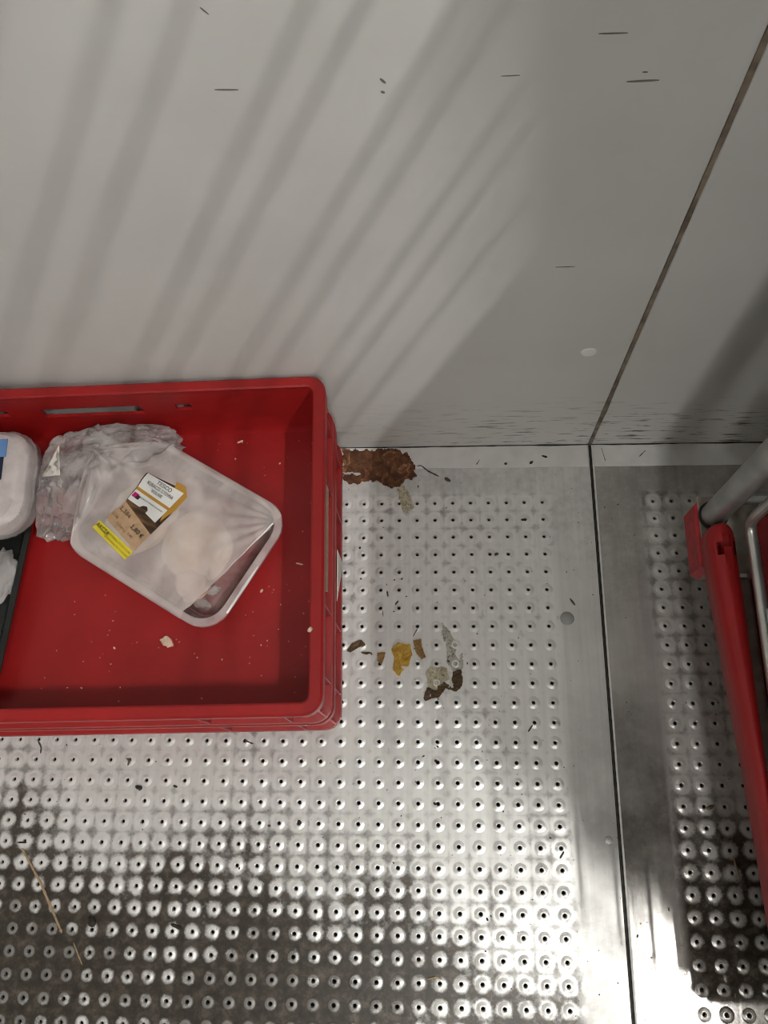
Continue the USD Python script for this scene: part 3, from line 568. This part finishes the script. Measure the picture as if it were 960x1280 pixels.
# dark crates loaded in the cage (they shade the wall and the floor beside it)
load = thing('goods_crate', 'dark plastic crate loaded in the roll cage, bottom of its stack', 'crate', (.665, -.440, .1805), 0, 'dark crates in the roll cage')
body = loft([rr3(.545, .49, .02, 0), rr3(.56, .51, .02, .20), rr3(.57, .52, .022, .205), rr3(.57, .52, .022, .235), rr3(.545, .495, .015, .235), rr3(.52, .47, .015, .012)])
obj('body', body, M['goods'], load)
for k, nm in ((1, 'second from the bottom'), (2, 'third from the bottom'), (3, 'topmost of the full-size ones')):
    copy_of(load, 'goods_crate', f'dark plastic crate loaded in the roll cage, {nm}', (.665, -.440, .1805 + .2352 * k), 0, 'dark crates in the roll cage')
small = thing('goods_box', 'dark lidded box on top of the crates in the roll cage, pushed towards the wall', 'box', (.665, -.316, .1805 + .2352 * 4))
obj('box_body', loft([rr3(.50, .25, .01, 0), rr3(.54, .28, .012, .26)]), M['goods'], small); obj('box_lid', loft([rr3(.55, .288, .014, .2602), rr3(.556, .294, .014, .266), rr3(.556, .294, .014, .285), rr3(.54, .28, .012, .290)]), M['goods'], small)

# ------------------------------------------------------------------ stains and litter
def stainmat(name, ramp, scale, rough=.8, bump=.6):
    return mat(name, {'g': ('geometry', {}), 'n': ('noise_texture', {'scale': scale, 'detail': 6.0, 'roughness': .7, 'distortion': .8}), 'r': ('rgb_ramp', {'ramp': ramp}), 'b': ('bump', {'strength': bump, 'distance': .001}), 'p': ('principled_bsdf', {'roughness': rough})},
               [('g.position', 'n.vector'), ('n.fac', 'r.fac'), ('r.color', 'p.base_color'), ('n.fac', 'b.height'), ('b.normal', 'p.normal')])
M['rust'] = stainmat('dried_brown_spill', [(.30, (.035, .012, .005)), (.46, (.095, .034, .012)), (.60, (.20, .080, .030)), (.68, (.42, .24, .12)), (.80, (.55, .48, .40))], 75)
M['crust'] = stainmat('pale_olive_crust', [(.30, (.10, .08, .03)), (.42, (.36, .32, .20)), (.6, (.58, .54, .42)), (.75, (.62, .60, .52))], 190)
M['darkcrust'] = stainmat('dark_brown_crust', [(.3, (.035, .022, .012)), (.5, (.085, .05, .022)), (.7, (.19, .13, .06))], 140)
M['greytrail'] = stainmat('grey_speckled_smear', [(.36, (.05, .045, .04)), (.46, (.42, .40, .34)), (.7, (.60, .58, .52))], 240)
M['mustard'] = stainmat('yellow_food_scrap', [(.3, (.38, .19, .02)), (.5, (.60, .36, .05)), (.7, (.72, .50, .12))], 160)
M['tan'] = stainmat('tan_scrap', [(.3, (.20, .10, .03)), (.7, (.42, .27, .10))], 160)
M['soil'] = stainmat('black_crumb', [(.3, (.012, .010, .008)), (.7, (.045, .036, .028))], 200)
M['twig'] = stainmat('grey_brown_twig', [(.3, (.05, .04, .03)), (.7, (.14, .115, .09))], 200)
M['straw'] = stainmat('straw', [(.3, (.26, .18, .10)), (.7, (.42, .32, .20))], 120)
M['chip'] = plain('cream_chip', (.74, .55, .42), .6)
def outline(pts, ox, oy, sc, z=0.0): return np.array([at(ox + x / sc, oy + y / sc, z)[:2] for x, y in pts])
def mottled(pts, amp, seed, g=.0008, bias=.18):
    P = Polygon(pts).buffer(0); P = max(getattr(P, 'geoms', [P]), key=lambda q: q.area); x0, y0, x1, y1 = P.buffer(amp * 1.5).bounds
    import shapely
    X, Y = np.meshgrid(np.arange(x0, x1, g), np.arange(y0, y1, g)); pp = shapely.points(X.ravel(), Y.ravel())
    d = shapely.distance(pp, P.exterior) * np.where(shapely.contains(P, pp), 1, -1)
    n = meshkit.fbm(np.c_[X.ravel() * 190, Y.ravel() * 190, np.full(X.size, seed * 1.7)], 4, seed)
    on = (np.clip(d / amp, -1.6, 1.1) + (n - .5) * 5.5 + bias > 0).reshape(X.shape)
    U = shapely.union_all(shapely.box(X[on] - g * .52, Y[on] - g * .52, X[on] + g * .52, Y[on] + g * .52)).buffer(g * .5).buffer(-g * .45).simplify(g * .25)
    gs = [Polygon(q.exterior, [h for h in q.interiors if Polygon(h).area > 3e-6]) for q in getattr(U, 'geoms', [U]) if q.area > 1.5e-6]
    return shapely.MultiPolygon(gs)
def scab(name, pts, ox, oy, sc, mt, label, catg, th=.0009, amp=.0012, seed=1, z=0.00005, group=None):
    P = mottled(outline(pts, ox, oy, sc), amp, seed); m = flat(P, z, z + th)
    v, f = trimesh.remesh.subdivide_to_size(m.vertices, m.faces, .003, max_iter=9); v = np.array(v)
    top = v[:, 2] > z + th * .5; v[top, 2] += th * .9 * (meshkit.fbm(np.c_[v[top, :2] * 300, np.full(top.sum(), 1.0)], 3, seed) - .5)
    return single(name, trimesh.Trimesh(v, f, process=False), M[mt], label, catg, group)
S1 = (420, 540, 6.857)
scab('dried_spill', [(60, 158), (180, 168), (380, 152), (500, 165), (590, 180), (650, 240), (672, 300), (665, 350), (690, 378), (650, 390), (600, 372), (565, 440), (515, 482), (450, 470), (400, 450), (340, 420), (230, 430), (170, 445), (60, 425), (62, 365), (190, 368), (300, 358), (200, 342), (60, 328)], *S1, 'rust', 'rust-brown dried spill on the floor against the wall beside the crates', 'stain', .0018, .0030, 1)
scab('pale_crust', [(525, 492), (565, 442), (610, 500), (640, 580), (670, 650), (640, 670), (592, 700), (562, 640)], *S1, 'crust', 'pale olive crust trailing below the rust-brown spill', 'stain', .0008, .0012, 2)
S2 = (420, 700, 4.364)
scab('dried_crust', [(475, 757), (500, 700), (555, 712), (590, 668), (628, 690), (638, 612), (692, 595), (687, 690), (650, 717), (600, 705), (560, 745), (490, 768)], *S2, 'darkcrust', 'dark brown dried crust on the dimples right of the yellow scrap', 'stain', .0026, .0008, 3)
scab('pale_crust', [(488, 610), (520, 582), (605, 588), (622, 648), (588, 662), (552, 706), (505, 690)], *S2, 'crust', 'pale crust just above the dark brown crust', 'stain', .0008, .001, 4)
scab('grey_smear', [(582, 345), (622, 400), (660, 462), (648, 520), (672, 545), (688, 505), (692, 590), (640, 606), (606, 560), (602, 480), (578, 400)], *S2, 'greytrail', 'grey speckled smear rising from the dark brown crust', 'stain', .0006, .001, 5)
scab('food_scrap', [(300, 490), (342, 452), (400, 465), (415, 520), (392, 580), (352, 578), (372, 600), (345, 628), (310, 600), (322, 540)], *S2, 'mustard', 'mustard yellow food scrap on the floor right of the crates', 'food scrap', .0040, .0009, 6)
scab('food_scrap', [(422, 442), (462, 434), (470, 480), (490, 530), (466, 545), (440, 512), (430, 470)], *S2, 'tan', 'curled tan food scrap touching the right side of the yellow one', 'food scrap', .0035, .0006, 7)
scab('food_scrap', [(228, 510), (266, 505), (262, 540), (246, 575), (228, 550)], *S2, 'tan', 'reddish brown food scrap left of the yellow one', 'food scrap', .0030, .0006, 8)
scab('food_scrap', [(64, 497), (90, 460), (140, 440), (160, 465), (112, 482), (76, 502)], *S2, 'darkcrust', 'dark brown crumb between the crates and the yellow scrap', 'food scrap', .0035, .0006, 9)
scab('food_scrap', [(140, 505), (165, 500), (195, 508), (165, 514)], *S2, 'darkcrust', 'thin dark sliver under the dark brown crumb beside the crates', 'food scrap', .002, .0004, 10)
def sliver(name, pix, w, mt, label, catg, z=0.0, group=None, fl=.6):
    P = np.array([at(x, y, z) for x, y in pix]); L = np.r_[0, np.cumsum(np.linalg.norm(np.diff(P, axis=0), axis=1))]
    n = max(int(L[-1] / .003), 6); s = np.linspace(0, L[-1], n); Q = np.stack([np.interp(s, L, P[:, k]) for k in range(3)], 1)
    r = w / 2000 * (.75 + .5 * meshkit.noise(np.c_[s * 400, s * 0 + len(used), s * 0], 6)); r[[0, -1]] *= .4
    Q[:, 2] = z + r.max() * fl + .0001; m = tube(Q, r, 7); v = np.array(m.vertices); v[:, 2] = z + .0001 + np.maximum((v[:, 2] - z - .0001), 0) * 1.0
    return single(name, trimesh.Trimesh(v, m.faces, process=False), M[mt], label, catg, group)
sliver('twig', [(521, 583), (526, 582), (535, 589), (549, 596)], 2.0, 'twig', 'bent grey-brown twig right of the rust-brown spill', 'twig')
sliver('bark_flake', [(556, 598), (563, 602)], 5.0, 'twig', 'stubby brown flake at the lower end of the bent twig', 'debris')
sliver('crumb', [(677, 570), (684, 572)], 3.0, 'soil', 'black crumb by the wall left of the floor joint', 'crumb')
sliver('crumb', [(662, 580), (666, 577)], 3.4, 'soil', 'small black crumb left of the crumb by the wall', 'crumb')
sliver('crumb', [(630, 580), (634, 580)], 3.6, 'twig', 'grey round crumb in front of the wall, midway between spill and joint', 'crumb')
sliver('crumb', [(595, 582), (600, 574)], 1.6, 'twig', 'thin brown crumb in front of the wall, right of the twig', 'crumb')
sliver('crumb', [(449, 686), (451, 684)], 3.2, 'soil', 'pair-like black crumb next to the paper label of the lower crate', 'crumb')
sliver('bark_flake', [(484, 739), (485, 746)], 2.6, 'twig', 'short brown flake standing among the dimples above the yellow scrap', 'debris')
sliver('bark_flake', [(494, 756), (498, 751)], 2.0, 'twig', 'slanted dark flake above the yellow scrap', 'debris')
sliver('fibre', [(478, 762), (479, 771)], 1.1, 'twig', 'fine grey fibre left of the slanted dark flake', 'debris')
sliver('fibre', [(516, 796), (523, 784)], 1.2, 'twig', 'curved fine fibre above the tan food scrap', 'debris')
sliver('crumb', [(618, 694), (623, 692)], 3.4, 'twig', 'brown flake in the dimple rows near the middle of the open floor', 'crumb')
sliver('bark_flake', [(712, 748), (719, 757)], 2.4, 'twig', 'brown flake just above the round rivet', 'debris')
sliver('crumb', [(651, 650), (655, 650)], 2.8, 'soil', 'black crumb in the right-hand dimple columns, third row from the wall', 'crumb')
sliver('fibre', [(751, 558), (757, 578)], 1.6, 'twig', 'dark fibre beside the top of the floor joint', 'debris')
sliver('fibre', [(798, 572), (808, 562)], 1.8, 'twig', 'dark slanted fibre by the wall above the roll cage', 'debris')
sliver('twig', [(48, 926), (52, 934), (51, 942)], 2.4, 'twig', 'bent brown twig in front of the crates at the left', 'twig')
sliver('twig', [(158, 948), (163, 950), (160, 957)], 2.6, 'twig', 'hooked brown twig in front of the crates', 'twig')
sliver('twig', [(306, 925), (312, 928), (317, 930)], 2.0, 'twig', 'small angled twig right below the front of the crates', 'twig')
sliver('crumb', [(170, 983), (178, 986)], 5.5, 'soil', 'large black crumb in front of the crates', 'crumb')
sliver('crumb', [(217, 982), (222, 984)], 3.4, 'soil', 'smaller black crumb right of the large one', 'crumb')
sliver('crumb', [(114, 1146), (118, 1158)], 9.0, 'soil', 'fat black crumb lying in the dark dirty floor near the straw', 'crumb')
sliver('crumb', [(214, 1155), (228, 1161)], 4.2, 'soil', 'long black crumb right of the fat black one', 'crumb')
sliver('twig', [(22, 1053), (34, 1053)], 2.2, 'soil', 'short dark twig at the upper end of the straw', 'twig')
sliver('straw', [(28, 1060), (52, 1105), (78, 1166)], 3.2, 'straw', 'long tan straw on the dark floor at the lower left', 'straw')
sliver('straw', [(92, 1178), (103, 1206)], 1.6, 'straw', 'thin tan straw below the long one', 'straw')
sliver('straw', [(916, 1070), (924, 1098)], 2.2, 'straw', 'tan straw on the floor beside the red arm', 'straw')
sliver('straw', [(534, 1224), (546, 1221), (552, 1224)], 2.2, 'straw', 'curved tan shred in the bright floor at the bottom', 'straw')
sliver('bark_flake', [(883, 1011), (892, 1007)], 4.4, 'darkcrust', 'reddish brown flake on the dirty floor left of the red arm', 'debris')
sliver('fibre', [(660, 915), (666, 906)], 2.0, 'twig', 'dark fibre at the right end of the dimple rows', 'debris')
sliver('fibre', [(700, 1073), (705, 1064)], 2.4, 'twig', 'dark fibre on the last dimple column in the bright floor', 'debris')
sliver('crumb', [(543, 950), (546, 952)], 3.2, 'soil', 'black crumb on a dimple in the bright floor below the dark crust', 'crumb')
sliver('crumb', [(542, 1003), (545, 1006)], 3.0, 'soil', 'black crumb two rows nearer than the one below the dark crust', 'crumb')
sliver('crumb', [(608, 1147), (610, 1151)], 3.0, 'soil', 'black crumb in the brightest part of the floor', 'crumb')
sliver('crumb', [(373, 1025), (376, 1030)], 4.0, 'soil', 'black crumb on a dimple in the middle of the dirty lower floor', 'crumb')
# in and on the crate
scab('skin_chip', [(0, 5), (8, 0), (14, 4), (17, 12), (9, 15), (4, 12)], 235, 816, 1.15, 'chip', 'cream curled chip on the red crate floor below the meat tray', 'food scrap', .003, .0006, 21, FZ + .0002)
for_chip = [((297, 554), (304, 551), 2.4, 'pale streak-like chip at the back of the red crate floor', FZ), ((190, 553), (196, 552), 2.0, 'pale sliver behind the gathered bag end', FZ), ((370, 704), (379, 706), 2.0, 'pale sliver at the right wall of the red crate floor', FZ), ((386, 786), (390, 789), 6.5, 'cream chip stuck on the right rim of the upper crate', Z1 + HC)]
for a, b, w, lb_, z in for_chip: sliver('pale_chip', [a, b], w, 'chip', lb_, 'food scrap', z)
def specks(n, region, z, smin, smax, seed, excl):
    r = np.random.default_rng(seed); out = []
    while len(out) < n:
        x, y = r.uniform(region[0], region[1]), r.uniform(region[2], region[3])
        if excl(x, y): continue
        s = r.uniform(smin, smax) * (1 if r.random() > .12 else 1.9); m = trimesh.creation.icosphere(0, 1.0); v = np.array(m.vertices) * (s * r.uniform(.6, 1.6), s * r.uniform(.4, 1), s * .4)
        a = r.uniform(0, 6.28); v = np.c_[v[:, 0] * math.cos(a) - v[:, 1] * math.sin(a) + x, v[:, 0] * math.sin(a) + v[:, 1] * math.cos(a) + y, v[:, 2] + z + s * .35]
        out.append(trimesh.Trimesh(v, m.faces, process=False))
    return cat(out)
tag(obj('dirt_specks', specks(420, (-.60, .40, -.78, -.036), .0001, .0004, .0011, 3, lambda x, y: crate_foot.buffer(.003).contains(Point(x, y))), M['twig'], smooth=False), 'fine dark specks of dirt scattered over the metal floor', 'dirt', kind='stuff')
pack_foot = affinity.translate(affinity.rotate(sbox(-.20, -.11, .125, .11), math.degrees(TA), origin=(0, 0)), *TC)
def not_in(x, y):
    if x < -.475 or pack_foot.contains(Point(x, y)): return True
    q = affinity.rotate(Point(x - CC[0], y - CC[1]), -1.4, origin=(0, 0)); return abs(q.x) > .27 or abs(q.y) > .168
tag(obj('pale_specks', specks(70, (-.62, -.12, -.40, 0), FZ + .0001, .0004, .0011, 5, not_in), M['chip'], smooth=False), 'tiny pale crumbs scattered on the red crate floor', 'crumbs', kind='stuff')
